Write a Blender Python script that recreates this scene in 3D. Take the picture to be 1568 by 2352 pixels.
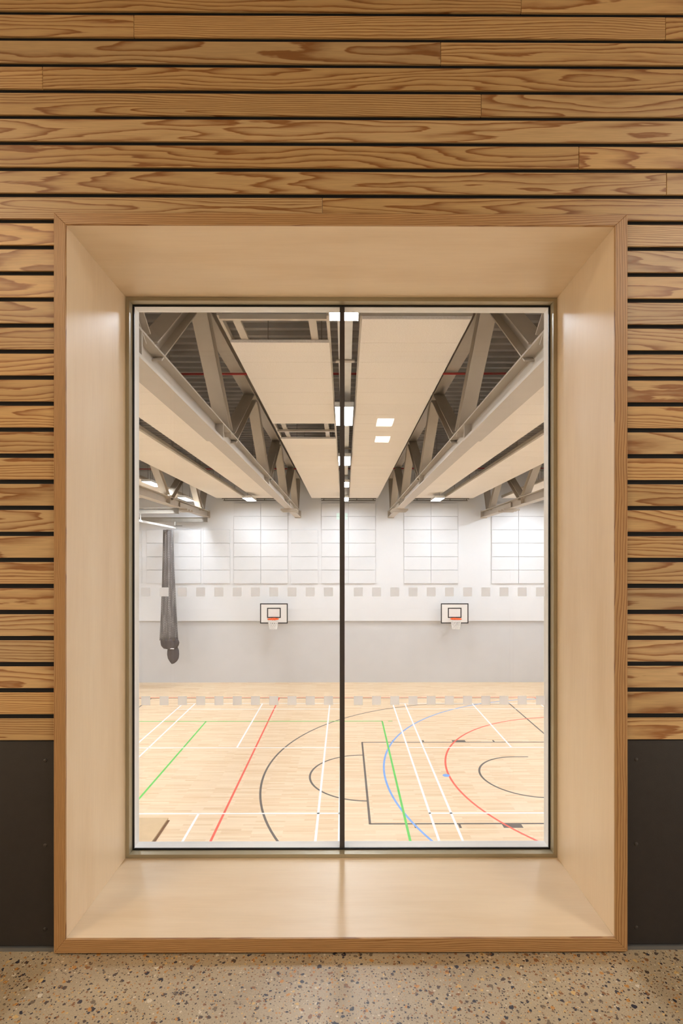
import bpy, bmesh, math, random
from mathutils import Vector, Matrix
random.seed(11)
for o in list(bpy.data.objects): bpy.data.objects.remove(o)
scene = bpy.context.scene
col = scene.collection

# ------------------------------------------------------------------ camera, world, exposure
CAMZ = 1.198                    # eye height above the gallery floor
FPX = 1195.0                    # focal length in pixels of a 1568 x 2352 frame
YAW = 0.0040
cam_d = bpy.data.cameras.new('camera'); cam = bpy.data.objects.new('camera', cam_d); col.objects.link(cam)
cam.location = (0, 0, CAMZ); cam.rotation_euler = (math.pi/2, 0, -YAW)
cam_d.sensor_fit = 'VERTICAL'; cam_d.sensor_height = 36.0; cam_d.sensor_width = 24.0
cam_d.lens = 36.0*FPX/2352.0
cam_d.shift_x = -(7.5 + FPX*YAW)/2352.0
cam_d.shift_y = 114.0/2352.0
cam_d.clip_start = 0.05; cam_d.clip_end = 200
scene.camera = cam
world = bpy.data.worlds.new('world'); scene.world = world; world.use_nodes = True
world.node_tree.nodes['Background'].inputs[0].default_value = (0.8, 0.85, 1, 1)
world.node_tree.nodes['Background'].inputs[1].default_value = 0.0
scene.view_settings.view_transform = 'Standard'; scene.view_settings.look = 'None'
scene.view_settings.exposure = 0.0; scene.view_settings.gamma = 1.0
scene.view_settings.use_curve_mapping = False
HALL_L = 86.0      # radiance of the hall luminaires
GAL_L = 26.0       # radiance of the gallery lamps

# ------------------------------------------------------------------ materials
def s2l(c):
    return tuple((v/12.92 if v <= .04045 else ((v+.055)/1.055)**2.4) for v in [x/255 for x in c])
def mat(name):
    m = bpy.data.materials.new(name); m.use_nodes = True
    nt = m.node_tree; b = nt.nodes['Principled BSDF']
    return m, nt, b
def N(nt, typ, **kw):
    n = nt.nodes.new(typ)
    for k, v in kw.items(): setattr(n, k, v)
    return n
def math_n(nt, op, a, b=None):
    n = N(nt, 'ShaderNodeMath', operation=op)
    for i, v in enumerate((a, b)):
        if v is None: continue
        if isinstance(v, (int, float)): n.inputs[i].default_value = v
        else: nt.links.new(v, n.inputs[i])
    return n.outputs[0]
def mixc(nt, fac, a, b, bt='MIX'):
    n = N(nt, 'ShaderNodeMix', data_type='RGBA', blend_type=bt)
    for i, v in ((0, fac), (6, a), (7, b)):
        if isinstance(v, (int, float)): n.inputs[i].default_value = v
        elif isinstance(v, tuple): n.inputs[i].default_value = (*v[:3], 1)
        else: nt.links.new(v, n.inputs[i])
    return n.outputs[2]
def ramp(nt, src, stops, interp='LINEAR'):
    r = N(nt, 'ShaderNodeValToRGB'); cr = r.color_ramp; cr.interpolation = interp
    while len(cr.elements) < len(stops): cr.elements.new(0.5)
    for e, (p, c) in zip(cr.elements, stops):
        e.position = p; e.color = (*c[:3], 1) if isinstance(c, tuple) else (c, c, c, 1)
    nt.links.new(src, r.inputs[0]); return r.outputs[0]
def noise(nt, vec, scale, detail=3, rough=.5, out=0):
    n = N(nt, 'ShaderNodeTexNoise'); n.inputs['Scale'].default_value = scale
    n.inputs['Detail'].default_value = detail; n.inputs['Roughness'].default_value = rough
    if vec is not None: nt.links.new(vec, n.inputs['Vector'])
    return n.outputs[out]
def mapping(nt, vec, scale=(1,1,1), loc=(0,0,0), rot=(0,0,0)):
    m = N(nt, 'ShaderNodeMapping'); m.inputs['Scale'].default_value = scale
    m.inputs['Location'].default_value = loc; m.inputs['Rotation'].default_value = rot
    nt.links.new(vec, m.inputs['Vector']); return m.outputs[0]
def objco(nt): return N(nt, 'ShaderNodeTexCoord').outputs['Object']
def geoco(nt): return N(nt, 'ShaderNodeNewGeometry').outputs['Position']
def bump(nt, b, h, strength=.2, dist=.01):
    n = N(nt, 'ShaderNodeBump'); n.inputs['Strength'].default_value = strength
    n.inputs['Distance'].default_value = dist
    nt.links.new(h, n.inputs['Height']); nt.links.new(n.outputs[0], b.inputs['Normal'])

def simple(name, c, rough=.5, metal=0.0, var=.06, nscale=6.0, bmp=0.0, bscale=200.0):
    m, nt, b = mat(name); c = s2l(c)
    co = objco(nt)
    nz = noise(nt, co, nscale, 3)
    f = ramp(nt, nz, [(.3, 1-var), (.7, 1+var)])
    nt.links.new(mixc(nt, 1.0, c, f, 'MULTIPLY'), b.inputs['Base Color'])
    b.inputs['Roughness'].default_value = rough; b.inputs['Metallic'].default_value = metal
    if bmp: bump(nt, b, noise(nt, co, bscale, 2), bmp, .002)
    return m

def pine(name, early, late, freq=135, rough=.42, amp=.07):
    """pine: growth rings round a pith line, cut by the board; the vertex vector 'gv' is the place in the log"""
    m, nt, b = mat(name)
    a = N(nt, 'ShaderNodeAttribute', attribute_name='gv').outputs['Vector']
    w = mapping(nt, a, (1.1, 5.5, 9))
    nc = noise(nt, w, 1.0, 2.0, .45, out=1)
    sub = N(nt, 'ShaderNodeVectorMath', operation='SUBTRACT'); nt.links.new(nc, sub.inputs[0]); sub.inputs[1].default_value = (.5, .5, .5)
    sc = N(nt, 'ShaderNodeVectorMath', operation='SCALE'); nt.links.new(sub.outputs[0], sc.inputs[0]); sc.inputs['Scale'].default_value = amp
    ad = N(nt, 'ShaderNodeVectorMath', operation='ADD'); nt.links.new(a, ad.inputs[0]); nt.links.new(sc.outputs[0], ad.inputs[1])
    w2 = mapping(nt, a, (8, 60, 60))
    n2 = math_n(nt, 'MULTIPLY', math_n(nt, 'SUBTRACT', noise(nt, w2, 1.0, 3), .5), .006)
    sp = N(nt, 'ShaderNodeSeparateXYZ'); nt.links.new(ad.outputs[0], sp.inputs[0])
    r = math_n(nt, 'SQRT', math_n(nt, 'ADD', math_n(nt, 'MULTIPLY', sp.outputs[1], sp.outputs[1]), math_n(nt, 'MULTIPLY', sp.outputs[2], sp.outputs[2])))
    r = math_n(nt, 'ADD', r, n2)
    f = math_n(nt, 'FRACT', math_n(nt, 'MULTIPLY', r, freq))
    e, l = s2l(early), s2l(late); md = tuple((x*.72+y*.28) for x, y in zip(e, l))
    cr = ramp(nt, f, [(0, e), (.35, e), (.62, md), (.86, l), (.93, l), (1, e)])
    fine = noise(nt, mapping(nt, a, (12, 300, 300)), 1.0, 2)
    cr = mixc(nt, 1.0, cr, ramp(nt, fine, [(.3, .90), (.7, 1.08)]), 'MULTIPLY')
    tint = N(nt, 'ShaderNodeAttribute', attribute_name='tint').outputs['Color']
    cr = mixc(nt, 1.0, cr, tint, 'MULTIPLY')
    nt.links.new(cr, b.inputs['Base Color']); b.inputs['Roughness'].default_value = rough
    bump(nt, b, f, .06, .001)
    return m

M = {}
M['pine'] = pine('pine_slat', (199, 164, 113), (146, 96, 47))
M['pine_trim'] = pine('pine_casing', (194, 152, 102), (152, 104, 58), 170, .42, .05)
def plywood():
    m, nt, b = mat('birch_ply')
    a = N(nt, 'ShaderNodeAttribute', attribute_name='gv').outputs['Vector']
    n1 = noise(nt, mapping(nt, a, (1.2, 5, 5)), 1.0, 4, .6)
    n2 = noise(nt, mapping(nt, a, (5, 160, 160)), 1.0, 3, .6)
    c = ramp(nt, n1, [(.25, s2l((224, 200, 166))), (.5, s2l((233, 212, 182))), (.78, s2l((238, 220, 192)))])
    c = mixc(nt, 1.0, c, ramp(nt, n2, [(.3, .975), (.7, 1.02)]), 'MULTIPLY')
    nt.links.new(c, b.inputs['Base Color']); b.inputs['Roughness'].default_value = .38
    return m
M['ply'] = plywood()
M['black_membrane'] = simple('black_membrane', (16, 16, 18), .8)
M['black_panel'] = simple('black_wall_panel', (37, 33, 32), .48, var=.10, nscale=40, bmp=.25, bscale=500)
M['screw'] = simple('dark_screw', (70, 66, 64), .35, .6)
M['strip'] = simple('grey_floor_strip', (120, 122, 124), .4, .5)
M['bronze'] = simple('bronze_aluminium', (168, 158, 132), .36, .2, var=.02)
M['gasket'] = simple('black_gasket', (14, 14, 18), .5)
M['joint'] = simple('black_silicone_joint', (66, 61, 61), .55, var=.12, nscale=300)
M['white_liner'] = simple('white_liner', (248, 247, 246), .85, var=.01)
M['white_paint'] = simple('white_wall_paint', (230, 229, 229), .7, var=.012, nscale=1.2)
M['grey_paint'] = simple('grey_wall_paint', (210, 208, 207), .65, var=.02, nscale=1.5)
M['tile'] = simple('white_acoustic_tile', (226, 225, 225), .85, var=.015, nscale=3, bmp=.1)
M['gal_paint'] = simple('gallery_wall_paint', (190, 178, 160), .8, var=.02)
M['gal_ceil'] = simple('gallery_ceiling_paint', (205, 198, 186), .8, var=.02)
M['steel'] = simple('beige_painted_steel', (192, 180, 164), .45, var=.03)
M['steel_dark'] = simple('grey_steel', (112, 106, 98), .45, .2)
M['beam'] = simple('grey_beige_beam', (142, 134, 123), .5)
M['galv'] = simple('galvanised_rail', (196, 184, 166), .4, .15)
M['deck'] = simple('roof_deck_sheet', (168, 163, 157), .4, .1, var=.10, nscale=2)
M['red'] = simple('red_pipe_paint', (190, 30, 40), .4)
M['white_metal'] = simple('white_metal', (228, 226, 222), .4)
M['net_dark'] = None
M['board_white'] = simple('backboard_white', (236, 232, 226), .4, var=.01)
M['black'] = simple('black_paint', (40, 38, 40), .5)
M['orange'] = simple('orange_rim', (246, 98, 34), .4)
M['cord'] = simple('white_cord', (240, 238, 235), .7)
M['hatch'] = simple('hatch_plywood', (206, 176, 136), .5, var=.03)
M['brown'] = simple('brown_edge_shadow', (120, 84, 52), .6)  # brown stands in for the shadow along the plywood board

def woodwool():
    m, nt, b = mat('cream_wood_wool')
    co = objco(nt)
    n = noise(nt, mapping(nt, co, (55, 90, 55)), 1.0, 4, .65)
    rnd = N(nt, 'ShaderNodeObjectInfo').outputs['Random']
    c = ramp(nt, n, [(.3, s2l((234, 221, 205))), (.6, s2l((247, 237, 224)))])
    c = mixc(nt, 1.0, c, ramp(nt, rnd, [(0, .985), (1, 1.015)]), 'MULTIPLY')
    nt.links.new(c, b.inputs['Base Color']); b.inputs['Roughness'].default_value = .9
    bump(nt, b, n, .25, .004)
    return m
M['woodwool'] = woodwool()

def hall_floor_mat():
    m, nt, b = mat('maple_strip_floor')
    co = geoco(nt)
    br = N(nt, 'ShaderNodeTexBrick'); nt.links.new(co, br.inputs['Vector'])
    br.inputs['Color1'].default_value = (0, 0, 0, 1); br.inputs['Color2'].default_value = (1, 1, 1, 1)
    br.inputs['Mortar'].default_value = (.35, .35, .35, 1)
    br.inputs['Scale'].default_value = 1.0; br.inputs['Mortar Size'].default_value = 0.0012
    br.inputs['Brick Width'].default_value = .62; br.inputs['Row Height'].default_value = .066
    br.offset = .37; br.offset_frequency = 3
    n = noise(nt, mapping(nt, co, (1.2, 16, 1)), 1.0, 4, .65)
    f = math_n(nt, 'ADD', math_n(nt, 'MULTIPLY', br.outputs['Color'], .5), math_n(nt, 'MULTIPLY', n, .62))
    c = ramp(nt, f, [(.12, s2l((212, 172, 128))), (.35, s2l((226, 194, 154))), (.62, s2l((234, 206, 170))), (1, s2l((240, 218, 186)))])
    nt.links.new(c, b.inputs['Base Color']); b.inputs['Roughness'].default_value = .42
    return m
M['hall_floor'] = hall_floor_mat()

def terrazzo():
    m, nt, b = mat('exposed_aggregate_concrete')
    co = geoco(nt)
    base = ramp(nt, noise(nt, co, 5.0, 6, .65), [(.3, s2l((170, 153, 127))), (.7, s2l((192, 176, 148)))])
    base = mixc(nt, 1.0, base, ramp(nt, noise(nt, co, 260, 2), [(.3, .86), (.7, 1.12)]), 'MULTIPLY')
    cur = base
    for sc, thr, seed in ((42, .30, 0), (74, .31, 7.3), (130, .32, 3.1)):
        wob = noise(nt, co, sc*2.2, 2, .5, out=1)
        ad = N(nt, 'ShaderNodeVectorMath', operation='MULTIPLY_ADD'); nt.links.new(wob, ad.inputs[0])
        ad.inputs[1].default_value = (.55/sc,)*3; nt.links.new(mapping(nt, co, (1, 1, 1), (seed, seed*.7, 0)), ad.inputs[2])
        v = N(nt, 'ShaderNodeTexVoronoi', voronoi_dimensions='2D'); v.inputs['Scale'].default_value = sc; nt.links.new(ad.outputs[0], v.inputs['Vector'])
        sp = N(nt, 'ShaderNodeSeparateColor'); nt.links.new(v.outputs['Color'], sp.inputs[0])
        size = math_n(nt, 'MULTIPLY', sp.outputs[1], thr)          # every stone its own size
        keep = math_n(nt, 'GREATER_THAN', sp.outputs[2], .34)
        mask = math_n(nt, 'MULTIPLY', math_n(nt, 'LESS_THAN', v.outputs['Distance'], size), keep)
        colr = ramp(nt, sp.outputs[0], [(0, s2l((52, 50, 60))), (.20, s2l((84, 70, 62))), (.36, s2l((140, 96, 60))), (.52, s2l((122, 106, 88))),
                                       (.66, s2l((196, 140, 74))), (.80, s2l((214, 180, 120))), (.92, s2l((216, 206, 186)))], 'CONSTANT')
        cur = mixc(nt, mask, cur, colr)
    nt.links.new(cur, b.inputs['Base Color']); b.inputs['Roughness'].default_value = .42
    return m
M['terrazzo'] = terrazzo()

def glass_mat():
    m = bpy.data.materials.new('clear_glass'); m.use_nodes = True; nt = m.node_tree
    for n in list(nt.nodes): nt.nodes.remove(n)
    out = N(nt, 'ShaderNodeOutputMaterial'); mx = N(nt, 'ShaderNodeMixShader')
    tr = N(nt, 'ShaderNodeBsdfTransparent'); tr.inputs[0].default_value = (.975, .98, .975, 1)
    gl = N(nt, 'ShaderNodeBsdfGlossy'); gl.inputs['Roughness'].default_value = 0.0
    lw = N(nt, 'ShaderNodeLayerWeight'); lw.inputs[0].default_value = .5
    p = math_n(nt, 'POWER', lw.outputs['Facing'], 5.0)
    f = math_n(nt, 'ADD', math_n(nt, 'MULTIPLY', p, .9), .045)
    nt.links.new(f, mx.inputs[0]); nt.links.new(tr.outputs[0], mx.inputs[1]); nt.links.new(gl.outputs[0], mx.inputs[2])
    nt.links.new(mx.outputs[0], out.inputs[0]); return m
M['glass'] = glass_mat()
def film_mat():
    m = bpy.data.materials.new('frosted_film'); m.use_nodes = True; nt = m.node_tree
    for n in list(nt.nodes): nt.nodes.remove(n)
    out = N(nt, 'ShaderNodeOutputMaterial'); mx = N(nt, 'ShaderNodeMixShader'); mx.inputs[0].default_value = .35
    r = N(nt, 'ShaderNodeBsdfRefraction'); r.inputs['Roughness'].default_value = .45; r.inputs['IOR'].default_value = 1.35
    t = N(nt, 'ShaderNodeBsdfTranslucent')
    c = ramp(nt, noise(nt, objco(nt), 40, 1), [(0, (.99, .98, .97)), (1, (.97, .96, .95))]); nt.links.new(c, t.inputs[0]); nt.links.new(c, r.inputs[0])
    nt.links.new(r.outputs[0], mx.inputs[1]); nt.links.new(t.outputs[0], mx.inputs[2]); nt.links.new(mx.outputs[0], out.inputs[0])
    return m
M['film'] = film_mat()
def emit(name, c, L):
    m, nt, b = mat(name)
    b.inputs['Base Color'].default_value = (.9, .9, .9, 1)
    k = ramp(nt, noise(nt, objco(nt), 2.0, 1), [(0, tuple(x*.97 for x in c)), (1, c)])
    nt.links.new(k, b.inputs['Emission Color']); b.inputs['Emission Strength'].default_value = L
    return m
M['led'] = emit('hall_led_diffuser', (.915, .985, 1.085), HALL_L)
M['gal_led'] = emit('gallery_led_diffuser', (1, .91, .79), GAL_L)
M['gal_fill_warm'] = emit('gallery_warm_fill', (1, .80, .57), GAL_L)  # warm glow of the added lamps at the gallery's left
M['exit'] = emit('green_sign_light', (.05, .8, .45), 3.0)
def netmat():
    m, nt, b = mat('charcoal_netting')
    uv = N(nt, 'ShaderNodeAttribute', attribute_name='gv').outputs['Vector']
    br = N(nt, 'ShaderNodeTexChecker'); br.inputs['Scale'].default_value = 1.0
    nt.links.new(mapping(nt, uv, (28, 28, 28)), br.inputs['Vector'])
    n = noise(nt, mapping(nt, uv, (14, 14, 1.2)), 1.0, 3)
    f = math_n(nt, 'MULTIPLY', br.outputs['Fac'], n)
    c = ramp(nt, f, [(0, s2l((92, 88, 87))), (.45, s2l((118, 113, 111))), (.62, s2l((168, 164, 161)))])
    nt.links.new(c, b.inputs['Base Color']); b.inputs['Roughness'].default_value = .85
    return m
M['netting'] = netmat()
M['hem'] = simple('charcoal_hem', (84, 78, 78), .9, var=.12, nscale=5)
LINE = {'white': simple('white_court_line', (246, 246, 246), .4, var=.01), 'black': simple('black_court_line', (92, 82, 76), .45),
        'red': simple('red_court_line', (238, 92, 72), .45), 'blue': simple('blue_court_line', (120, 166, 230), .45),
        'green': simple('green_court_line', (92, 200, 84), .45)}

# ------------------------------------------------------------------ helpers
def empty(name, loc=(0, 0, 0)):
    o = bpy.data.objects.new(name, None); col.objects.link(o); o.location = loc; o.empty_display_size = .1; return o
def tag(o, label=None, cat=None, group=None, kind=None):
    if label: o['label'] = label
    if cat: o['category'] = cat
    if group: o['group'] = group
    if kind: o['kind'] = kind
    return o
def link(name, me, m=None, parent=None, loc=None):
    o = bpy.data.objects.new(name, me); col.objects.link(o)
    if m is not None and not me.materials: me.materials.append(m)
    if parent is not None:
        o.parent = parent
    if loc is not None: o.location = loc
    return o
def bbox(bm, x0, x1, y0, y1, z0, z1):
    vs = [bm.verts.new(p) for p in ((x0,y0,z0),(x1,y0,z0),(x1,y1,z0),(x0,y1,z0),(x0,y0,z1),(x1,y0,z1),(x1,y1,z1),(x0,y1,z1))]
    for f in ((3,2,1,0),(4,5,6,7),(0,1,5,4),(1,2,6,5),(2,3,7,6),(3,0,4,7)): bm.faces.new([vs[i] for i in f])
def mesh_from(bm, name, bev=0.0, seg=1, smooth=False):
    if bev: bmesh.ops.bevel(bm, geom=list(bm.edges), offset=bev, segments=seg, affect='EDGES', profile=.5)
    bmesh.ops.recalc_face_normals(bm, faces=bm.faces)
    me = bpy.data.meshes.new(name); bm.to_mesh(me); bm.free()
    if smooth:
        for p in me.polygons: p.use_smooth = True
    return me
def box(name, x0, x1, y0, y1, z0, z1, m, parent=None, bev=0.0, loc=None, seg=1):
    bm = bmesh.new(); bbox(bm, x0, x1, y0, y1, z0, z1)
    return link(name, mesh_from(bm, name, bev, seg), m, parent, loc)
def boxes(name, lst, m, parent=None, bev=0.0):
    bm = bmesh.new()
    for b in lst: bbox(bm, *b)
    return link(name, mesh_from(bm, name, bev), m, parent)
def prism_xz(bm, pts, y0, y1):
    a = [bm.verts.new((x, y0, z)) for x, z in pts]; b = [bm.verts.new((x, y1, z)) for x, z in pts]
    bm.faces.new(a); bm.faces.new(b[::-1]); n = len(pts)
    for i in range(n): bm.faces.new([a[i], b[i], b[(i+1) % n], a[(i+1) % n]])
def prism_z(bm, pts, z0, z1):
    a = [bm.verts.new((x, y, z0)) for x, y in pts]; b = [bm.verts.new((x, y, z1)) for x, y in pts]
    bm.faces.new(a[::-1]); bm.faces.new(b); n = len(pts)
    for i in range(n): bm.faces.new([a[i], a[(i+1) % n], b[(i+1) % n], b[i]])
def tube(bm, pts, r, n=10, caps=True):
    """round tube along a poly-line"""
    pts = [Vector(p) for p in pts]; rings = []
    for i, p in enumerate(pts):
        d = (pts[min(i+1, len(pts)-1)] - pts[max(i-1, 0)]).normalized()
        u = Vector((0, 0, 1)) if abs(d.z) < .9 else Vector((1, 0, 0))
        s = d.cross(u).normalized(); t = s.cross(d)
        rr = r[i] if isinstance(r, (list, tuple)) else r
        rings.append([bm.verts.new(p + rr*(math.cos(k*2*math.pi/n)*s + math.sin(k*2*math.pi/n)*t)) for k in range(n)])
    for a, b in zip(rings, rings[1:]):
        for k in range(n): bm.faces.new([a[k], a[(k+1) % n], b[(k+1) % n], b[k]])
    if caps: bm.faces.new(rings[0]); bm.faces.new(rings[-1])
def tube_o(name, pts, r, m, parent=None, n=10):
    bm = bmesh.new(); tube(bm, pts, r, n); return link(name, mesh_from(bm, name, smooth=True), m, parent)
def grain(me, origin, axis='x', seed=None, tint=(1, 1, 1), spread=.09):
    """store each vertex's place in the log (vector gv) and the board's own tone (colour tint)"""
    rnd = random.Random(seed)
    off = Vector((rnd.uniform(-30, 30), rnd.choice((-1, 1))*(.006+spread*rnd.random()**1.3), rnd.uniform(-.045, .045)))
    fq = rnd.uniform(.65, 1.5)
    rot = Matrix.Rotation(rnd.uniform(-.02, .02), 3, 'Y') @ Matrix.Rotation(rnd.uniform(-.02, .02), 3, 'Z')
    me.attributes.new('gv', 'FLOAT_VECTOR', 'POINT'); me.attributes.new('tint', 'FLOAT_COLOR', 'POINT')
    at = me.attributes['gv']; tc = me.attributes['tint']
    for v in me.vertices:
        p = v.co - Vector(origin)
        if axis == 'z': p = Vector((p.z, p.y, p.x))
        elif axis == 'y': p = Vector((p.y, p.z, p.x))
        p = rot @ p + off; at.data[v.index].vector = (p.x, p.y*fq, p.z*fq)
        tc.data[v.index].color = (*tint, 1)
def hbeam(p0, p1, w, h, tf, tw, side):
    """H-section from p0 to p1; flanges span the direction 'side', the web stands between them"""
    p0, p1 = Vector(p0), Vector(p1); d = (p1-p0).normalized(); s = Vector(side).normalized(); u = s.cross(d).normalized()
    bm = bmesh.new()
    for a0, a1, b0, b1 in ((-w/2, w/2, -h/2, -h/2+tf), (-w/2, w/2, h/2-tf, h/2), (-tw/2, tw/2, -h/2+tf, h/2-tf)):
        vs = [bm.verts.new(q + s*a + u*b) for q in (p0, p1) for a, b in ((a0, b0), (a1, b0), (a1, b1), (a0, b1))]
        for f in ((0,1,2,3),(7,6,5,4),(0,4,5,1),(1,5,6,2),(2,6,7,3),(3,7,4,0)): bm.faces.new([vs[i] for i in f])
    return mesh_from(bm, 'beam')

# ------------------------------------------------------------------ main dimensions (metres)
D0 = 1.60                       # slat face
HF = CAMZ - 5.42                # hall floor
YB = 23.36                      # far wall of the hall
YN = 2.118                      # hall face of the wall with the window
HX0, HX1 = -14.5, 10.4
ROOF = CAMZ + 4.05
GX0, GX1, GY0, GCZ = -4.2, 4.2, -9.0, 3.60
OX0, OX1, OZ0, OZ1 = -.8536, .8295, .0425, 2.229        # lined opening

# ------------------------------------------------------------------ setting: gallery
tag(box('floor', GX0, GX1, GY0, D0+.04, -.25, 0, M['terrazzo']), 'polished beige concrete gallery floor with brown, black and amber stones', kind='structure')
tag(box('ceiling', GX0, GX1, GY0, D0+.04, GCZ, GCZ+.12, M['gal_ceil']), 'plain pale gallery ceiling', kind='structure')
tag(box('wall_gallery_left', GX0-.1, GX0, GY0, D0+.04, 0, GCZ, M['gal_paint']), 'beige painted side wall of the gallery, left', kind='structure')
tag(box('wall_gallery_right', GX1, GX1+.1, GY0, D0+.04, 0, GCZ, M['gal_paint']), 'beige painted side wall of the gallery, right', kind='structure')
tag(box('wall_gallery_rear', GX0, GX1, GY0-.1, GY0, 0, GCZ, M['gal_paint']), 'beige painted rear wall of the gallery', kind='structure')

# wall with the window: core, black membrane, slats, black panels
wf = empty('wall_front', (0, D0, 0)); tag(wf, 'timber slatted gallery wall over black panels round the window', kind='structure')
def P(o):      # keep world placement under a parent that only has a location
    o.location = o.location - o.parent.location if o.parent else o.location
    return o
hx0, hx1, hz0, hz1 = OX0-.018, OX1+.018, OZ0-.018, OZ1+.018
def ring(x0, x1, z0, z1, y0, y1):
    return [(x0, hx0, y0, y1, z0, z1), (hx1, x1, y0, y1, z0, z1), (hx0, hx1, y0, y1, hz1, z1), (hx0, hx1, y0, y1, z0, hz0)]
P(boxes('core', ring(HX0, HX1, HF, ROOF, D0+.05, YN), M['white_paint'], wf))
PITCH, SH, Z0 = .0800, .0672, .6495
P(boxes('membrane', [(GX0, hx0, D0+.009, D0+.0495, Z0-.003, GCZ), (hx1, GX1, D0+.009, D0+.0495, Z0-.003, GCZ), (hx0, hx1, D0+.009, D0+.0495, hz1, GCZ)], M['black_membrane'], wf))
CX0, CX1, CZ1 = -.8850, .8640, 2.260          # outside of the pine casing
def tone(x, k, rnd):
    t = rnd.uniform(.86, 1.09); w = rnd.uniform(-.13, .10)
    return (t*(1+w*.4), t, t*(1-w))
def slat(pts, seed, k):
    rnd = random.Random(seed)
    bm = bmesh.new(); prism_xz(bm, pts, D0, D0+.0085)
    zlo, zhi = min(p[1] for p in pts), max(p[1] for p in pts)
    for v in bm.verts:                                  # the edges fall back, so the gaps open behind the face
        if v.co.y > D0+.005:
            if abs(v.co.z-zlo) < 1e-5: v.co.z += .0012
            elif abs(v.co.z-zhi) < 1e-5: v.co.z -= .0012
    me = mesh_from(bm, 'slat', .0016, 2)
    xs = [p[0] for p in pts]; zs = [p[1] for p in pts]
    grain(me, ((min(xs)+max(xs))/2, D0, (min(zs)+max(zs))/2), 'x', seed, tone(xs[0], k, rnd), .20)
    return P(link('slat', me, M['pine'], wf))
def rect(x0, x1, z0, z1): return [(x0, z0), (x1, z0), (x1, z1), (x0, z1)]
# joints seen in the photograph, row by row from the casing upwards (metres along the wall)
px = lambda p: (p-791.5)*D0/FPX
joints = {20: [-2.6, px(740), 2.2], 21: [-1.7, px(1532), 3.0], 22: [-2.3, px(1330), 2.6], 23: [-1.5, 1.6, 3.3], 24: [-2.0, px(1105), 2.9],
          25: [-3.1, px(99), 1.9], 26: [-1.9, px(1012), 2.7], 27: [-2.7, px(308), px(1530), 3.4], 28: [-1.3, px(1197), 2.5]}
seed = 100
for k in range(0, 37):
    z0 = Z0 + PITCH*k; z1 = z0 + SH
    if z1 > GCZ: break
    if k < 20:
        for x0, x1, c in ((GX0+.002, CX0-.0035, -1), (CX1+.0035, GX1-.002, 1)):
            j = c*(1.5 + (k*0.618 % 1)*1.9)
            for a, b in ((x0, j-.0003), (j+.0003, x1)):
                seed += 1; slat(rect(a, b, z0, z1), seed, k)
    else:
        js = joints.get(k) or [-3.0+(k*.618 % 1), -.6+(k*.414 % 1)*1.2, 2.0+(k*.732 % 1)]
        xs = [GX0+.002] + js + [GX1-.002]
        for a, b in zip(xs, xs[1:]):
            a += .0003; b -= .0003; seed += 1
            pts = rect(a, b, z0, z1)
            if k == 20:                                   # cut round the casing's head
                zc = CZ1+.003
                if a < CX0 < b and b < CX1: pts = [(a, z0), (CX0-.002, z0), (CX0-.002, zc), (b, zc), (b, z1), (a, z1)]
                elif a < CX1 < b and a > CX0: pts = [(a, zc), (CX1+.002, zc), (CX1+.002, z0), (b, z0), (b, z1), (a, z1)]
            slat(pts, seed, k)
for x0, x1, sx in ((GX0+.002, CX0-.002, -.9225), (CX1+.002, GX1-.002, .8915)):
    dirn = -1 if x0 < 0 else 1
    inner = x1 if dirn < 0 else x0
    edges = [inner, inner+dirn*1.22, inner+dirn*2.44, GX0+.002 if dirn < 0 else GX1-.002]
    for i, (a, b) in enumerate(zip(edges, edges[1:])):
        a2, b2 = sorted((a, b - dirn*.003))
        pn = P(box('wall_panel', a2, b2, D0+.008, D0+.020, .013, Z0-.004, M['black_panel'], wf, .001))
        pn['label'] = 'matt black wall panel with small screws'
        for sxx in (a+dirn*.036, b-dirn*.036):
            for zz in (.585, .323, .065):
                bm = bmesh.new(); bmesh.ops.create_uvsphere(bm, u_segments=12, v_segments=6, radius=.0062)
                for v in bm.verts: v.co.y *= .35
                sc = link('screw', mesh_from(bm, 'screw', smooth=True), M['screw'], pn); sc.location = (sxx, D0+.008, zz)
    P(box('panel_batten', x0, x1, D0+.021, D0+.0495, .013, Z0-.006, M['black_membrane'], wf))
    tr = tag(box('trim_1' if dirn < 0 else 'trim_2', x0, x1, D0+.002, D0+.034, 0, .011, M['strip']), 'thin grey metal floor strip under the black panels, ' + ('left' if dirn < 0 else 'right'), kind='structure')

# ------------------------------------------------------------------ the window
win = empty('window_1', (0, D0, 0)); tag(win, 'deep plywood-lined internal window overlooking the sports hall', kind='structure')
def wpart(name, me_or, m, seed, axis, spread=.09, tint=(1, 1, 1)):
    grain(me_or, (0, D0, 1.1), axis, seed, tint, spread)
    return P(link(name, me_or, m, win))
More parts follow.
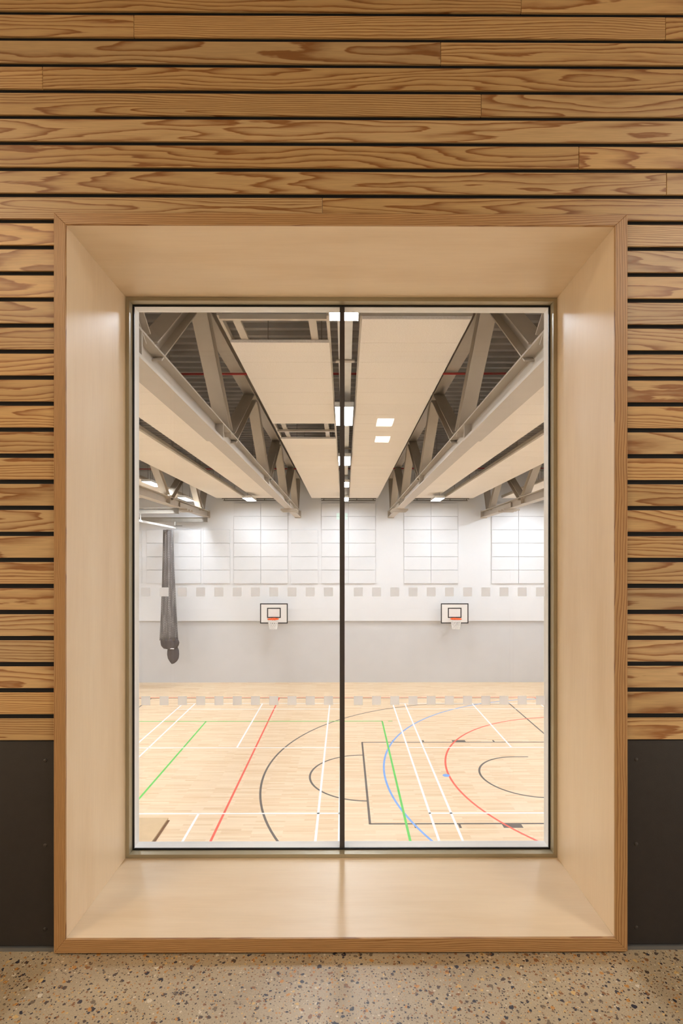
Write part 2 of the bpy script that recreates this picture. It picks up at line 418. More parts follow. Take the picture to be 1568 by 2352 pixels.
# mitred pine casing
ci0, ci1, cz0, cz1 = -.8495, .8255, .0485, 2.2245
co0, co1, cb0, cb1 = CX0, CX1, .006, CZ1
yc0, yc1 = D0-.014, D0+.030
cas = {'top': [(co0, cb1), (co1, cb1), (ci1, cz1), (ci0, cz1)], 'bottom': [(co0, cb0), (co1, cb0), (ci1, cz0), (ci0, cz0)],
       'left': [(co0, cb0), (co0, cb1), (ci0, cz1), (ci0, cz0)], 'right': [(co1, cb0), (co1, cb1), (ci1, cz1), (ci1, cz0)]}
for i, (k, pts) in enumerate(cas.items()):
    bm = bmesh.new(); prism_xz(bm, pts, yc0, yc0+.008)
    a, b = pts[:2]; ix0, ix1, iz0, iz1 = OX0-.0184, OX1+.0184, max(OZ0-.0184, .012), OZ1+.0184       # the rebated back of the board stops at the lining
    prism_xz(bm, [a, b] + {'top': [(ix1, iz1), (ix0, iz1)], 'bottom': [(ix1, iz0), (ix0, iz0)], 'left': [(ix0, iz1), (ix0, iz0)], 'right': [(ix1, iz1), (ix1, iz0)]}[k], yc0+.0081, D0+.0088)
    wpart('casing', mesh_from(bm, 'casing', .0012), M['pine_trim'], 500+i, 'x' if k in ('top', 'bottom') else 'z', .05, (.88, .88, .88)).__setitem__('label', 'mitred pine casing board')
# plywood reveal: four mitred boards
yf, yr = D0-.0055, 2.028
for i, (name, pts, ax) in enumerate((('lining', [(OX0-.018, OZ1+.018), (OX1+.018, OZ1+.018), (OX1, OZ1), (OX0, OZ1)], 'x'),
                                     ('sill', [(OX0-.018, OZ0-.018), (OX1+.018, OZ0-.018), (OX1, OZ0), (OX0, OZ0)], 'x'),
                                     ('lining', [(OX0-.018, OZ0-.018), (OX0-.018, OZ1+.018), (OX0, OZ1), (OX0, OZ0)], 'z'),
                                     ('lining', [(OX1+.018, OZ0-.018), (OX1+.018, OZ1+.018), (OX1, OZ1), (OX1, OZ0)], 'z'))):
    bm = bmesh.new(); prism_xz(bm, pts, yf-.0004 if True else 0, yr+.08)
    wpart(name, mesh_from(bm, name, .0005), M['ply'], 520+i, ax, .05)['label'] = 'pale birch plywood reveal board'
# bronze aluminium glazing frame, gaskets, white lining on the hall side
fw = .0145
def mitre(x0, x1, z0, z1, w):
    return (('h', [(x0, z1), (x1, z1), (x1-w, z1-w), (x0+w, z1-w)]), ('h', [(x0, z0), (x1, z0), (x1-w, z0+w), (x0+w, z0+w)]),
            ('v', [(x0, z0), (x0, z1), (x0+w, z1-w), (x0+w, z0+w)]), ('v', [(x1, z0), (x1, z1), (x1-w, z1-w), (x1-w, z0+w)]))
def frame4(name, x0, x1, z0, z1, w, y0, y1, m, bev=.0008):
    for _, pts in mitre(x0, x1, z0, z1, w):
        bm = bmesh.new(); prism_xz(bm, pts, y0, y1); P(link(name, mesh_from(bm, name, bev), m, win))
frame4('glazing_frame', OX0+.0004, OX1-.0004, OZ0+.0004, OZ1-.0004, fw, yr, 2.0605, M['bronze'])
gx0, gx1, gz0, gz1 = OX0+fw-.001, OX1-fw+.001, OZ0+fw-.001, OZ1-fw+.001
frame4('gasket', OX0+.0004, OX1-.0004, OZ0+.0004, OZ1-.0004, fw+.0055, 2.061, 2.0685, M['gasket'], .001)
frame4('hall_side_liner', OX0+.0004, OX1-.0004, OZ0+.0004, OZ1-.0004, fw+.0035, 2.069, 2.1175, M['white_liner'])
JX0, JX1 = -.0200, -.0005
bm = bmesh.new(); bbox(bm, JX0, JX1, 2.064, 2.101, OZ0+fw+.0045, OZ1-fw-.0045)
P(link('joint_seal', mesh_from(bm, 'joint_seal', .002), M['joint'], win))['label'] = 'black silicone joint between the two panes'
b0, b1 = OZ0+fw+.004, OZ1-fw-.004
sq = None
for x0, x1, first in ((OX0+fw+.004, JX0-.0003, -.8075), (JX1+.0003, OX1-fw-.004, .0360)):
    # two faces of the sealed double unit, 28 mm apart
    bm = bmesh.new()
    bbox(bm, x0, x1, 2.0700, 2.0985, b0, b1)
    bm.faces.ensure_lookup_table(); bm.normal_update()
    bmesh.ops.delete(bm, geom=[f for f in bm.faces if abs(f.normal.y) < .5], context='FACES')      # the unit's edges lie buried in the seals
    pane = P(link('pane', mesh_from(bm, 'pane'), M['glass'], win)); pane['label'] = 'clear double-glazed pane with two rows of frosted squares'
    for zc in (CAMZ + (1290-1359.5)*2.069/FPX, CAMZ + (1290-1609)*2.069/FPX):
        for i in range(11):
            xx = first + .0725*i
            if sq is None:
                bm = bmesh.new(); bbox(bm, 0, .0355, -.0006, 0, -.0178, .0178); sq = mesh_from(bm, 'frosted_square')
            o = link('frosted_square', sq, M['film'], pane); o.location = (xx, 2.0697, zc)
            if xx + .0355 > x1: o.scale.x = (x1 - xx - .004)/.0355

# ------------------------------------------------------------------ setting: hall
fh = empty('floor_hall', (0, 0, HF)); tag(fh, 'pale strip-wood sports hall floor with coloured court lines', kind='structure')
P(box('strip_floor', HX0, HX1, YN, YB, HF-.1, HF, M['hall_floor'], fh))
CY = 13.18     # centre line of the courts
LW = .05
ZL = {'black': .0012, 'red': .0016, 'blue': .0020, 'green': .0024, 'white': .0028}
def line_o(c, bm): o = link('court_line', mesh_from(bm, 'court_line'), LINE[c], fh); o['label'] = c + ' painted court line'; return o
def ln(c, x0, y0, x1, y1, w=LW):
    bm = bmesh.new()
    if abs(x1-x0) > abs(y1-y0): bbox(bm, min(x0, x1), max(x0, x1), y0-w/2, y0+w/2, 0.0002, ZL[c])
    else: bbox(bm, x0-w/2, x0+w/2, min(y0, y1), max(y0, y1), 0.0002, ZL[c])
    return line_o(c, bm)
def arc(c, cx, cy, r, a0, a1, w=LW, n=72, ext=None):
    a = [math.radians(a0+(a1-a0)*i/n) for i in range(n+1)]
    o = [(cx+(r+w/2)*math.cos(t), cy+(r+w/2)*math.sin(t)) for t in a]; i_ = [(cx+(r-w/2)*math.cos(t), cy+(r-w/2)*math.sin(t)) for t in a]
    bm = bmesh.new(); z = ZL[c]
    vo = [bm.verts.new((x, y, z)) for x, y in o]; vi = [bm.verts.new((x, y, z)) for x, y in i_]
    wo = [bm.verts.new((x, y, .0002)) for x, y in o]; wi = [bm.verts.new((x, y, .0002)) for x, y in i_]
    for k in range(n):
        bm.faces.new([vi[k], vi[k+1], vo[k+1], vo[k]]); bm.faces.new([vo[k], vo[k+1], wo[k+1], wo[k]]); bm.faces.new([vi[k+1], vi[k], wi[k], wi[k+1]])
    return line_o(c, bm)
# badminton (white)
yb1, yb0 = CY+6.70, CY-6.70
for cx in (-3.14, 4.86):
    for dx in (-3.03, -2.57, 2.57, 3.03): ln('white', cx+dx, yb0, cx+dx, yb1)
    for yy in (yb1, yb1-.76, CY+1.98, CY-1.98, yb0+.76, yb0): ln('white', cx-3.05, yy, cx+3.05, yy)
    ln('white', cx, CY+1.98, cx, yb1); ln('white', cx, yb0, cx, CY-1.98)
ln('white', -11.14-.0, CY+1.98, -6.19-2, CY+1.98); ln('white', -11.14, CY-1.98, -8.19, CY-1.98); ln('white', -8.17, yb0, -8.17, yb1)
# volleyball (green)
ln('green', -13.9, CY+4.5, 1.27, CY+4.5); ln('green', -13.9, CY-4.5, 1.27, CY-4.5)
ln('green', 1.27, CY-4.5, 1.27, CY+4.5); ln('green', -4.70, CY-4.5, -4.70, CY+4.5); ln('green', -7.73, CY-4.5, -7.73, CY+4.5)
ln('green', 1.47, CY+4.5, 1.62, CY+4.5).data.transform(Matrix.Identity(4))
# netball (red)
ln('red', -13.9, CY+7.57, 7.57, CY+7.57); ln('red', -13.9, CY-7.57, 7.57, CY-7.57)
ln('red', -2.60, CY-7.57, -2.60, CY+7.57); ln('red', 7.57, CY-7.57, 7.57, CY+7.57)
arc('red', 7.57, CY, 4.93, 90, 270)
# basketball (black)
BLX = 6.28; HOOP = 4.70
ln('black', BLX, CY-7.5, BLX, CY+7.47); ln('black', -13.9, CY+7.47, BLX, CY+7.47); ln('black', -13.9, CY-7.5, BLX, CY-7.5)
ln('black', -7.66, CY-7.5, -7.66, CY+7.47)
al = math.degrees(math.acos(6.6/6.75)); arc('black', HOOP, CY, 6.75, 90+al, 270-al)
xs_ = HOOP-math.sqrt(6.75**2-6.6**2); ln('black', xs_, CY+6.6, BLX, CY+6.6); ln('black', xs_, CY-6.6, BLX, CY-6.6)
ln('black', .52, CY+2.43, BLX, CY+2.43); ln('black', .52, CY-2.43, BLX, CY-2.43); ln('black', .52, CY-2.45, .52, CY+2.45)
arc('black', .52, CY, 1.40, 90, 270, n=48)
arc('black', HOOP, CY, 1.25, 90, 270, n=48); ln('black', HOOP, CY+1.25, 5.09, CY+1.25); ln('black', HOOP, CY-1.25, 5.09, CY-1.25)
for sgn in (1, -1):
    for xx, w in ((4.49, .05), (2.36, .05), (1.45, .05), (3.44, .40)):
        bm = bmesh.new(); y0 = CY + sgn*2.455; y1 = CY + sgn*2.60
        bbox(bm, xx-w/2, xx+w/2, min(y0, y1), max(y0, y1), .0002, ZL['black']); line_o('black', bm)
# goal area (blue) and its spot
arc('blue', 8.38, CY, 7.37, 90, 270, n=96)
bm = bmesh.new(); prism_z(bm, [(2.57+.09*math.cos(t*math.pi/12), CY+.09*math.sin(t*math.pi/12)) for t in range(24)], .0002, ZL['blue'])
o = link('court_spot', mesh_from(bm, 'court_spot'), LINE['blue'], fh); o['label'] = 'blue painted penalty spot'

# far wall: grey below, white above standing proud
wb = empty('wall_back', (0, YB, HF)); tag(wb, 'far sports hall wall, grey below and white above', kind='structure')
LIP = CAMZ - 2.655
P(box('lower_wall', HX0, HX1, YB, YB+.2, HF, LIP+.05, M['grey_paint'], wb))
P(box('upper_wall', HX0, HX1, YB-.09, YB-.0005, LIP, ROOF, M['white_paint'], wb, .004))
YW = YB-.09
tag(box('wall_left', HX0-.2, HX0, YN, YB+.2, HF, ROOF, M['white_paint']), 'white side wall of the sports hall, left', kind='structure')
tag(box('wall_right', HX1, HX1+.2, YN, YB+.2, HF, ROOF, M['white_paint']), 'white side wall of the sports hall, right', kind='structure')
# profiled roof deck, ribs running across the hall
bm = bmesh.new(); prof = []; y = YN; p = .30; h = .085
while y < YB:
    prof += [(y, 0), (y+.10, 0), (y+.135, h), (y+.265, h)]; y += p
prof = [(a, b) for a, b in prof if a <= YB-.01] + [(YB, 0)]
va = [bm.verts.new((HX0, a, ROOF+b)) for a, b in prof]; vb = [bm.verts.new((HX1, a, ROOF+b)) for a, b in prof]
for i in range(len(prof)-1): bm.faces.new([va[i], va[i+1], vb[i+1], vb[i]])
tag(link('ceiling_hall', mesh_from(bm, 'ceiling_hall'), M['deck']), 'grey profiled metal roof deck over the sports hall', kind='structure')
tag(box('roof_top', HX0-.2, HX1+.2, YN-.5, YB+.2, ROOF+.095, ROOF+.2, M['deck']), 'roof build-up above the metal deck', kind='structure').name = 'ceiling_roof_build_up'

# ------------------------------------------------------------------ roof trusses
BOT, CH = CAMZ+1.975, .275         # underside and depth of the bottom chord
TOPB = CAMZ+3.66                   # underside of the top chord
def truss(x, label):
    t = empty('roof_truss', (x, YB, BOT)); tag(t, label, 'truss', 'beige steel roof trusses')
    cz = BOT + CH/2
    def add(name, me, lab=None):
        o = P(link(name, me, M['steel'], t))
        if lab: o['label'] = lab
        return o
    add('bottom_chord', hbeam((x, YN+.02, cz), (x, YW-.02, cz), .26, CH, .022, .016, (1, 0, 0)))
    add('top_chord', hbeam((x, YN+.02, TOPB+.12), (x, YW-.02, TOPB+.12), .24, .24, .018, .014, (1, 0, 0)))
    # cover plate and stiffeners at the splices
    add('cover_plate', box_me(x-.14, x+.14, YN+.02, 8.42, BOT-.028, BOT-.0005))
    for sy in (5.05, 8.42, 13.5, 18.0):
        for s in (-1, 1): add('stiffener', box_me(x+s*.012 if s > 0 else x-.128, x+.128 if s > 0 else x-.012, sy-.012, sy+.012, BOT+.0225, BOT+CH-.0225))
    for s in (-1, 1): add('splice_plate', box_me(x+s*.04-.02, x+s*.04+.02, 19.3, 20.3, BOT+.05, BOT+CH-.05))
    bn = [5.40, 9.28, 13.75, 18.1, 22.2]; tn = [3.2, 7.35, 11.7, 16.1, 20.45, 23.15]
    for i, b in enumerate(bn):
        for q, o in ((tn[i], -.16), (tn[i+1], .16)):
            add('diagonal', hbeam((x, b+o, BOT+CH-.01), (x, q-o*.7, TOPB+.02), .235, .20, .016, .012, (1, 0, 0)))
    for sy in (19.4, 19.75, 20.1): add('clamp_bar', box_me(x-.30, x+.30, sy-.04, sy+.04, BOT-.07, BOT-.0005))
    add('end_plate', box_me(x-.14, x+.14, YW-.02, YW-.002, BOT-.03, BOT+CH+.03))
    return t
def box_me(x0, x1, y0, y1, z0, z1):
    bm = bmesh.new(); bbox(bm, x0, x1, y0, y1, z0, z1); return mesh_from(bm, 'plate')
TX = [-10.30, -6.15, -2.09, 2.06, 6.22]
for x, lab in zip(TX, ('beige steel roof truss farthest left, past the netting track', 'beige steel roof truss left, above the gathered dark netting',
                       'beige steel roof truss just left of the black window joint', 'beige steel roof truss just right of the black window joint',
                       'beige steel roof truss farthest right, ending over the rightmost wall tiles')):
    truss(x, lab)

# ------------------------------------------------------------------ ceiling rafts of wood-wool boards
RZ = CAMZ+2.76; RY0, NB, BP = 5.92, 26, .6415
bm = bmesh.new(); bbox(bm, -.6225, .6225, 0.0015, BP-.0015, 0, .04); board_me = mesh_from(bm, 'board', .003); board_me.materials.append(M['woodwool'])
def raft(xc, label, missing=()):
    r = empty('ceiling_raft', (xc, RY0, RZ)); tag(r, label, 'ceiling panel', 'cream wood-wool ceiling rafts')
    for i in range(NB):
        if i in missing: continue
        o = link('board', board_me, None, r); o.location = (0, BP*i, 0)
    L = BP*NB
    def rb(name, *b):
        bm = bmesh.new(); bbox(bm, *b); return link(name, mesh_from(bm, name), M['galv'], r)
    for s in (-1, 1):
        rb('edge_rail', s*.6225-.018, s*.6225+.018, 0, L, .0405, .115)
        rb('bearer', s*.44-.045, s*.44+.045, 0.012, L-.012, .042, .075)
    rb('end_rail', -.61, .61, 0, .045, .0 if 0 in missing else .0405, .06 if 0 in missing else .13); rb('end_rail', -.61, .61, L-.02, L, .076, .115)
    for i in (8, 16, 21): rb('cross_rail', -.61, .61, BP*i-.025, BP*i+.025, *((.0, .0404) if i in missing else (.076, .115)))
    for i in range(0, 27, 4):
        for s in (-1, 1):
            bm = bmesh.new(); tube(bm, [(s*.44, BP*i+.05, .07), (s*.44, BP*i+.05, ROOF-RZ)], .006, 6)
            link('hanger_rod', mesh_from(bm, 'hanger_rod', smooth=True), M['steel_dark'], r)
    return r
raft(-.8175, 'cream ceiling raft left of the black window joint, two openings in its boards', (0, 7, 8))
raft(.8175, 'unbroken cream ceiling raft right of the black window joint')
raft(-4.13+.8175, 'cream ceiling raft close outside the left centre truss'); raft(-4.13-.8175, 'cream ceiling raft just inside the left outer truss')
raft(4.13-.8175, 'cream ceiling raft close outside the right centre truss'); raft(4.13+.8175, 'cream ceiling raft just inside the right outer truss')
raft(-8.26+.8175, 'cream ceiling raft above the netting track, beyond the left outer truss'); raft(8.26-.8175, 'cream ceiling raft beyond the right outer truss')
raft(-8.26-.8175, 'cream ceiling raft farthest left of all'); raft(8.26+.8175, 'cream ceiling raft farthest right of all')

# ------------------------------------------------------------------ hall luminaires
def luminaire(x, y, label, w=.33, l=1.25, z=CAMZ+2.70, grp='white led panels in the hall', skirt=.03):
    e = empty('ceiling_light', (x, y, z)); tag(e, label, 'light', grp)
    bm = bmesh.new(); bbox(bm, -w/2, w/2, -l/2, l/2, .004, .06); link('housing', mesh_from(bm, 'housing', .006), M['white_metal'], e)
    bm = bmesh.new()
    for b in ((-w/2, -w/2+.01, -l/2, l/2), (w/2-.01, w/2, -l/2, l/2), (-w/2+.01, w/2-.01, -l/2, -l/2+.01), (-w/2+.01, w/2-.01, l/2-.01, l/2)): bbox(bm, *b, -skirt, .0035)
    link('skirt', mesh_from(bm, 'skirt'), M['white_metal'], e)
    bm = bmesh.new(); bbox(bm, -w/2+.012, w/2-.012, -l/2+.012, l/2-.012, -.004, .0035); link('diffuser', mesh_from(bm, 'diffuser'), M['led'], e)
    for s in (-1, 1):
        bm = bmesh.new(); tube(bm, [(0, s*l*.38, .06), (0, s*l*.38, CAMZ+2.903-z if abs(x) < .1 else ROOF-z)], .006, 6); link('suspension_rod', mesh_from(bm, 'suspension_rod'), M['steel_dark'], e)
    return e
WZ = CAMZ+2.56
for y, lab in ((5.15, 'led panel at the window head, nearest in the central row'), (9.60, 'large bright led panel high beside the black window joint'),
               (13.85, 'third led panel from the window head in the central row'), (18.1, 'fourth led panel from the window head in the central row'), (21.2, 'farthest led panel of the central row, by the far wall')):
    luminaire(-.01, y, lab, z=CAMZ+2.70 if y < 20 else WZ)
luminaire(-3.88, 21.2, 'led panel under the ceiling above the left basketball hoop', .40, 1.1, WZ); luminaire(3.78, 21.2, 'led panel under the ceiling above the right basketball hoop', .40, 1.1, WZ)
luminaire(-6.45, 21.2, 'led panel beside the left outer truss, nearer the far wall', z=WZ); luminaire(-6.62, 18.0, 'larger led panel beside the left outer truss, farther from the far wall')
for x, ys in ((8.26, (6.6, 9.6, 12.6, 15.6, 18.1)), (-4.13, (9.0,)), (4.13, (9.0,)), (-8.26, (6.6, 9.6, 12.6, 15.6)), (-12.4, (6.6, 9.6, 12.6, 15.6, 18.1))):  # unseen extra panels, added to light the hall more evenly
    for y in ys: luminaire(x, y, 'unseen led panel added to light the hall, outside the window view', grp='unseen led panels added for hall light')
luminaire(7.85, 21.2, 'led panel at the right edge of the view, over the rightmost wall tiles', .5, 1.1, WZ)
# white cable trunking over the central row
tk = empty('cable_trunking', (0, RY0, CAMZ+2.95)); tag(tk, 'white cable trunking running above the central row of led panels', 'trunking')
for i, (a, b) in enumerate(((3.0, 5.4), (5.43, 7.55), (7.58, 9.9), (9.93, 13.4), (13.43, 17.6), (17.63, 22.8))):
    P(box('trunking_length', -.09, .10, a, b, CAMZ+2.93, CAMZ+2.99, M['white_metal'], tk, .004))
    P(box('clip', -.13, .145, a-.05, a+.02, CAMZ+2.905, CAMZ+2.925, M['galv'], tk))
    bm = bmesh.new(); tube(bm, [(0, a+.3, CAMZ+2.99), (0, a+.3, ROOF-.002)], .005, 6); P(link('drop_rod', mesh_from(bm, 'drop_rod'), M['steel_dark'], tk))
# red pipes across the hall
for y, lab in ((10.0, 'thin red pipe across the roof, nearer the window'), (20.2, 'thin red pipe across the roof, nearer the far wall')):
    t = empty('red_pipe', (0, y, CAMZ+3.62)); tag(t, lab, 'pipe', 'red pipes under the roof')
    bm = bmesh.new(); tube(bm, [(HX0+.1, y, CAMZ+3.57), (HX1-.1, y, CAMZ+3.64)], .022, 10); P(link('pipe_run', mesh_from(bm, 'pipe_run', smooth=True), M['red'], t))
    for x in TX:
        for s in (-.5, .5):
            bm = bmesh.new(); tube(bm, [(x+s, y, CAMZ+3.60), (x+s, y, ROOF)], .005, 6); P(link('pipe_hanger', mesh_from(bm, 'pipe_hanger'), M['steel_dark'], t))
# cross beams at the left carrying the netting track
for y, lab in ((22.85, 'grey steel cross beam at the far wall above the netting'), (18.9, 'grey steel cross beam left, nearer than the far wall')):
    me = hbeam((HX0+.05, y, BOT-.135), (-6.02, y, BOT-.135), .15, .20, .012, .01, (0, 1, 0))
    tag(link('cross_beam', me, M['beam']), lab, 'beam', 'steel cross beams')
NX = -7.40; TZ = CAMZ+1.46
tr = empty('netting_track', (NX, 18.0, TZ)); tag(tr, 'white track rail carrying the gathered dark netting', 'rail')
P(box('rail', NX-.04, NX+.04, YN+.1, 22.75, TZ-.03, TZ+.05, M['white_metal'], tr, .004))
for y in (6.0, 12.0, 18.9, 22.7):
    P(box('rail_hanger', NX-.012, NX+.012, y-.012, y+.012, TZ+.05, BOT-.235 if y > 18 else ROOF, M['white_metal'], tr))
P(box('end_stop', NX-.02, NX+.32, 22.6, 22.7, TZ+.08, TZ+.11, M['steel_dark'], tr))
# gathered dividing net
nt_ = empty('dividing_net', (NX, 22.3, TZ)); tag(nt_, 'charcoal dividing net gathered and hanging against the far wall', 'net')
def folded(name, prof, m, nu=56, folds=9, fd=.13, yc=22.25, seed=3):
    rnd = random.Random(seed); ph = [rnd.uniform(0, 6.28) for _ in range(4)]
    bm = bmesh.new(); rows = []; uvs = []
    for (z, xc, rx, ry) in prof:
        row = []
        for k in range(nu):
            a = 2*math.pi*k/nu
            q = 1 + fd*math.sin(folds*a+ph[0]) + fd*.5*math.sin((folds*2+1)*a+ph[1]+z*.4)
            row.append(bm.verts.new((xc+rx*q*math.cos(a), yc+ry*q*math.sin(a), z)))
        rows.append(row)
    for a, b in zip(rows, rows[1:]):
        for k in range(nu): bm.faces.new([a[k], a[(k+1) % nu], b[(k+1) % nu], b[k]])
    bm.faces.new(rows[0]); bm.faces.new(rows[-1])
    me = mesh_from(bm, name, smooth=True)
    at = me.attributes.new('gv', 'FLOAT_VECTOR', 'POINT')
    for v in me.vertices: at.data[v.index].vector = v.co
    return P(link(name, me, m, nt_))
def zt(py): return CAMZ + (1290-py)*22.25/FPX
def xt(p): return (p-791.5)*22.25/FPX
prof = []
for i in range(25):
    t = i/24; py = 1217+t*(1470-1217)
    xl, xr = 376.5-8*t**1.5, 397+11*t
    prof.append((zt(py), xt((xl+xr)/2), (xt(xr)-xt(xl))/2*.93, .15+.1*t))
folded('net_cloth', prof, M['netting'])
prof = [(zt(py), xt((a+b)/2), (xt(b)-xt(a))/2*.95, .26) for py, a, b in ((1466, 372, 408), (1471, 369, 411), (1476, 369.5, 413), (1482, 371, 411.5), (1488, 377, 408), (1489, 384, 402))]
folded('net_hem', prof, M['hem'], folds=6, fd=.07, seed=5)['label'] = 'dark bunched hem of the net'
prof = [(zt(py), xt((a+b)/2), (xt(b)-xt(a))/2, .17) for py, a, b in ((1487, 386, 408), (1494, 384.5, 410.5), (1503, 384, 411), (1512, 386, 410), (1519, 391, 406), (1523, 396, 401))]
folded('tied_bag', prof, M['hem'], folds=3, fd=.04, seed=8)['label'] = 'rounded bundle of net tied up at the bottom'
bm = bmesh.new(); tube(bm, [(xt(393), 22.02, zt(1488.5)), (xt(398), 22.0, zt(1487.5)), (xt(404), 22.02, zt(1488))], .02, 8)
P(link('tie_strap', mesh_from(bm, 'tie_strap', smooth=True), M['cord'], nt_))['label'] = 'pale tie strap'

# ------------------------------------------------------------------ acoustic tiles on the far wall
bm = bmesh.new(); bbox(bm, .006, 1.204, 0, .05, .0065, .5935); tile_me = mesh_from(bm, 'tile', .004); tile_me.materials.append(M['tile'])
TB = CAMZ - .98
def tile_bay(x, cols, rows, label):
    t = empty('acoustic_panel', (x, YW-.0505, TB)); tag(t, label, 'wall panel', 'white acoustic tiles on the far wall')
    for c in range(cols):
        for r in range(rows):
            o = link('tile', tile_me, None, t); o.location = (1.21*c, 0, .6*r)
sc = YW/FPX
for x0, cols, rows, lab in ((537, 2, 6, 'block of white acoustic tiles above the left hoop'), (738, 2, 6, 'block of white acoustic tiles behind the black window joint'),
                            (927, 2, 6, 'block of white acoustic tiles above the right hoop'), (1128, 2, 6, 'block of white acoustic tiles farthest right on the far wall'),
                            (668, 1, 4, 'single column of white acoustic tiles right of the left hoop'), (467, 1, 4, 'single column of white acoustic tiles left of the left hoop'),
                            (338, 2, 4, 'block of white acoustic tiles behind the dark net'), (265, 1, 4, 'single column of white acoustic tiles left of the dark net')):
    tile_bay((x0-791.5)*sc, cols, rows, lab)
# rails high on the far wall
for x0, x1, lab in ((515, 662, 'thin grey rail above the tiles over the left hoop'), (738, 862, 'thin grey rail above the tiles behind the window joint'), (948, 1072, 'thin grey rail above the tiles over the right hoop')):
    a, b = (x0-791.5)*sc, (x1-791.5)*sc; z = CAMZ + 2.70
    t = empty('wall_rail', ((a+b)/2, YW, z)); tag(t, lab, 'rail', 'rails high on the far wall')
    for dy, dz in ((.12, 0), (.42, .05)): P(box('bar', a, b, YW-dy-.03, YW-dy, z+dz, z+dz+.035, M['steel_dark'], t))
    for i in range(4):
        xx = a + .12 + (b-a-.24)*i/3
        P(box('bracket', xx-.02, xx+.02, YW-.5, YW-.001, z+.088, z+.118, M['steel_dark'], t)); P(box('bracket_drop', xx-.015, xx+.015, YW-.45, YW-.43, z+.0, z+.0875, M['steel_dark'], t))

# ------------------------------------------------------------------ basketball backboards
def backboard(xc, rimx, label):
    e = empty('basketball_hoop', (xc, YW, HF+3.0)); tag(e, label, 'hoop', 'basketball hoops on the far wall')
    yf = 22.86; zc = CAMZ - 2.275; w, h = 1.215, .885
    P(box('backboard', xc-w/2, xc+w/2, yf, yf+.03, zc-h/2, zc+h/2, M['board_white'], e, .004))
    def rectf(name, x0, x1, z0, z1, t):
        P(boxes(name, [(x0, x1, yf-.004, yf-.0005, z1-t, z1), (x0, x1, yf-.004, yf-.0005, z0, z0+t), (x0, x0+t, yf-.004, yf-.0005, z0+t, z1-t), (x1-t, x1, yf-.004, yf-.0005, z0+t, z1-t)], M['black'], e))
    rectf('border', xc-w/2, xc+w/2, zc-h/2, zc+h/2, .045); rectf('target_square', xc-.30, xc+.30, zc-.20, zc+.245, .045)
    for s in (-1, 1):
        for zz in (zc+.25, zc-.25): P(box('wall_bracket', xc+s*.4-.025, xc+s*.4+.025, yf+.03, YW-.002 if zz-.03 > LIP else YB-.002, zz-.03, zz+.03, M['steel_dark'], e))
    rz = zc-.205; ry = yf-.15-.228
    bm = bmesh.new(); n = 32; R = .228
    pts = [(rimx+R*math.cos(2*math.pi*k/n), ry+R*math.sin(2*math.pi*k/n), rz) for k in range(n+1)]
    tube(bm, pts, .022, 8, caps=False); P(link('rim', mesh_from(bm, 'rim', smooth=True), M['orange'], e))['label'] = 'orange steel rim'
    P(box('rim_bracket', rimx-.07, rimx+.07, ry+R+.005, yf-.0045, rz-.085, rz+.012, M['orange'], e, .004))
    # knotted net
    bm = bmesh.new(); m_ = 14; lv = 6
    def np(i, j):
        t = j/lv; r = R*.97*(1-t)+.155*t; a = 2*math.pi*(i+.5*j)/m_
        return (rimx+r*math.cos(a), ry+r*math.sin(a), rz-.015-.42*t)
    for j in range(lv):
        for i in range(m_):
            tube(bm, [np(i, j), np(i, j+1)], .011, 5); tube(bm, [np(i, j), np(i-1, j+1)], .011, 5)
    P(link('net', mesh_from(bm, 'net'), M['cord'], e))['label'] = 'white cord net'
backboard((629-791.5)*22.86/FPX, (626.5-791.5)*22.4/FPX, 'white basketball backboard with orange rim, left of the black window joint')
backboard((1044-791.5)*22.86/FPX, (1048-791.5)*22.4/FPX, 'white basketball backboard with orange rim, right of the black window joint')

# low plywood board lying on the floor at the lower left of the view
t = empty('plywood_floor_board', (-4.5, 10.0, HF)); tag(t, 'flat beige plywood board lying on the hall floor, lower left', 'board')
P(box('board_top', -6.0, -3.70, 8.7, 10.93, HF+.012, HF+.05, M['hatch'], t, .004)); P(box('board_edge_shadow', -5.97, -3.66, 8.73, 10.9, HF+.0035, HF+.0118, M['brown'], t))  # the brown strip paints the shadow along the board's right edge

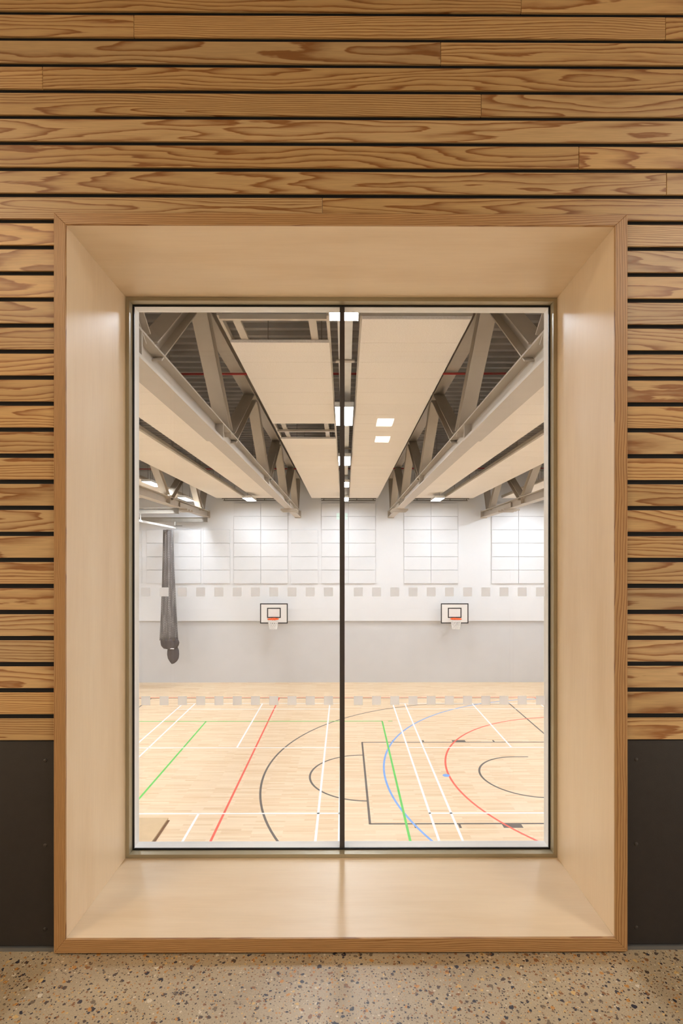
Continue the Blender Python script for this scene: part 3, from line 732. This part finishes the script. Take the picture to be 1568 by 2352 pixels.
# ------------------------------------------------------------------ gallery lamps
def gal_lamp(x, y, w, l, m, label, grp):
    e = empty('gallery_light', (x, y, GCZ)); tag(e, label, 'light', grp)
    bm = bmesh.new(); bbox(bm, -w/2-.02, w/2+.02, -l/2-.02, l/2+.02, -.05, -.0005); link('housing', mesh_from(bm, 'housing', .004), M['white_metal'], e)
    bm = bmesh.new(); bbox(bm, -w/2, w/2, -l/2, l/2, -.058, -.0505); link('diffuser', mesh_from(bm, 'diffuser'), m, e)
def refl(pxx, pyy):   # the lamp whose mirror image in the glass shows there
    dist = (GCZ-.05-CAMZ)*FPX/(1290-pyy); return ((pxx-791.5)*dist/FPX, 2*2.07-dist)
for (a, b), lab in ((refl(884, 969), 'square gallery lamp whose reflection shows brightest in the right pane'), (refl(878, 1008), 'square gallery lamp whose smaller reflection shows in the right pane')):
    gal_lamp(a, b, .27, .42, M['gal_led'], lab, 'gallery lamps mirrored in the glass')
for x, y, m, lab in ((-2.6, -.9, 'gal_fill_warm', 'unseen warm fill lamp added left of the viewer'), (2.6, -.9, 'gal_led', 'unseen fill lamp added right of the viewer')):  # unseen overhead lamps, added to light the slatted wall
    gal_lamp(x, y, .9, .9, M[m], lab, 'unseen gallery lamps added overhead')
# unseen low side-wall lamps, added to brighten the reveal and lower slats
def fill_wall_lamp(x, m, label):
    sgn = 1 if x < 0 else -1
    e = empty('fill_wall_lamp', (x, -.9, .62)); tag(e, label, 'light', 'unseen low wall lamps added as fill')
    bm = bmesh.new(); bbox(bm, min(.0005*sgn, .06*sgn), max(.0005*sgn, .06*sgn), -.95, .95, -.17, .17); link('housing', mesh_from(bm, 'housing', .006), M['white_metal'], e)
    bm = bmesh.new(); bbox(bm, min(.0605*sgn, .075*sgn), max(.0605*sgn, .075*sgn), -.92, .92, -.145, .145); link('diffuser', mesh_from(bm, 'diffuser', .003), m, e)
fill_wall_lamp(GX0, M['gal_fill_warm'], 'long warm fill lamp added low on the left gallery wall'); fill_wall_lamp(GX1, M['gal_led'], 'long fill lamp added low on the right gallery wall')
# green exit sign on the rear wall of the gallery
e = empty('exit_sign', (-.07, GY0, 2.3)); tag(e, 'small green lit exit sign on the gallery rear wall', 'sign')
dist = 2*2.07 - GY0; zz = CAMZ + (1290-1186)*dist/FPX
P(box('sign_body', -.22, .08, GY0+.0005, GY0+.04, zz-.09, zz+.09, M['white_metal'], e, .004))
P(box('sign_face', -.21, -.08, GY0+.041, GY0+.044, zz-.08, zz+.08, M['exit'], e)); P(box('sign_face', -.06, .07, GY0+.041, GY0+.044, zz-.08, zz+.08, M['exit'], e))
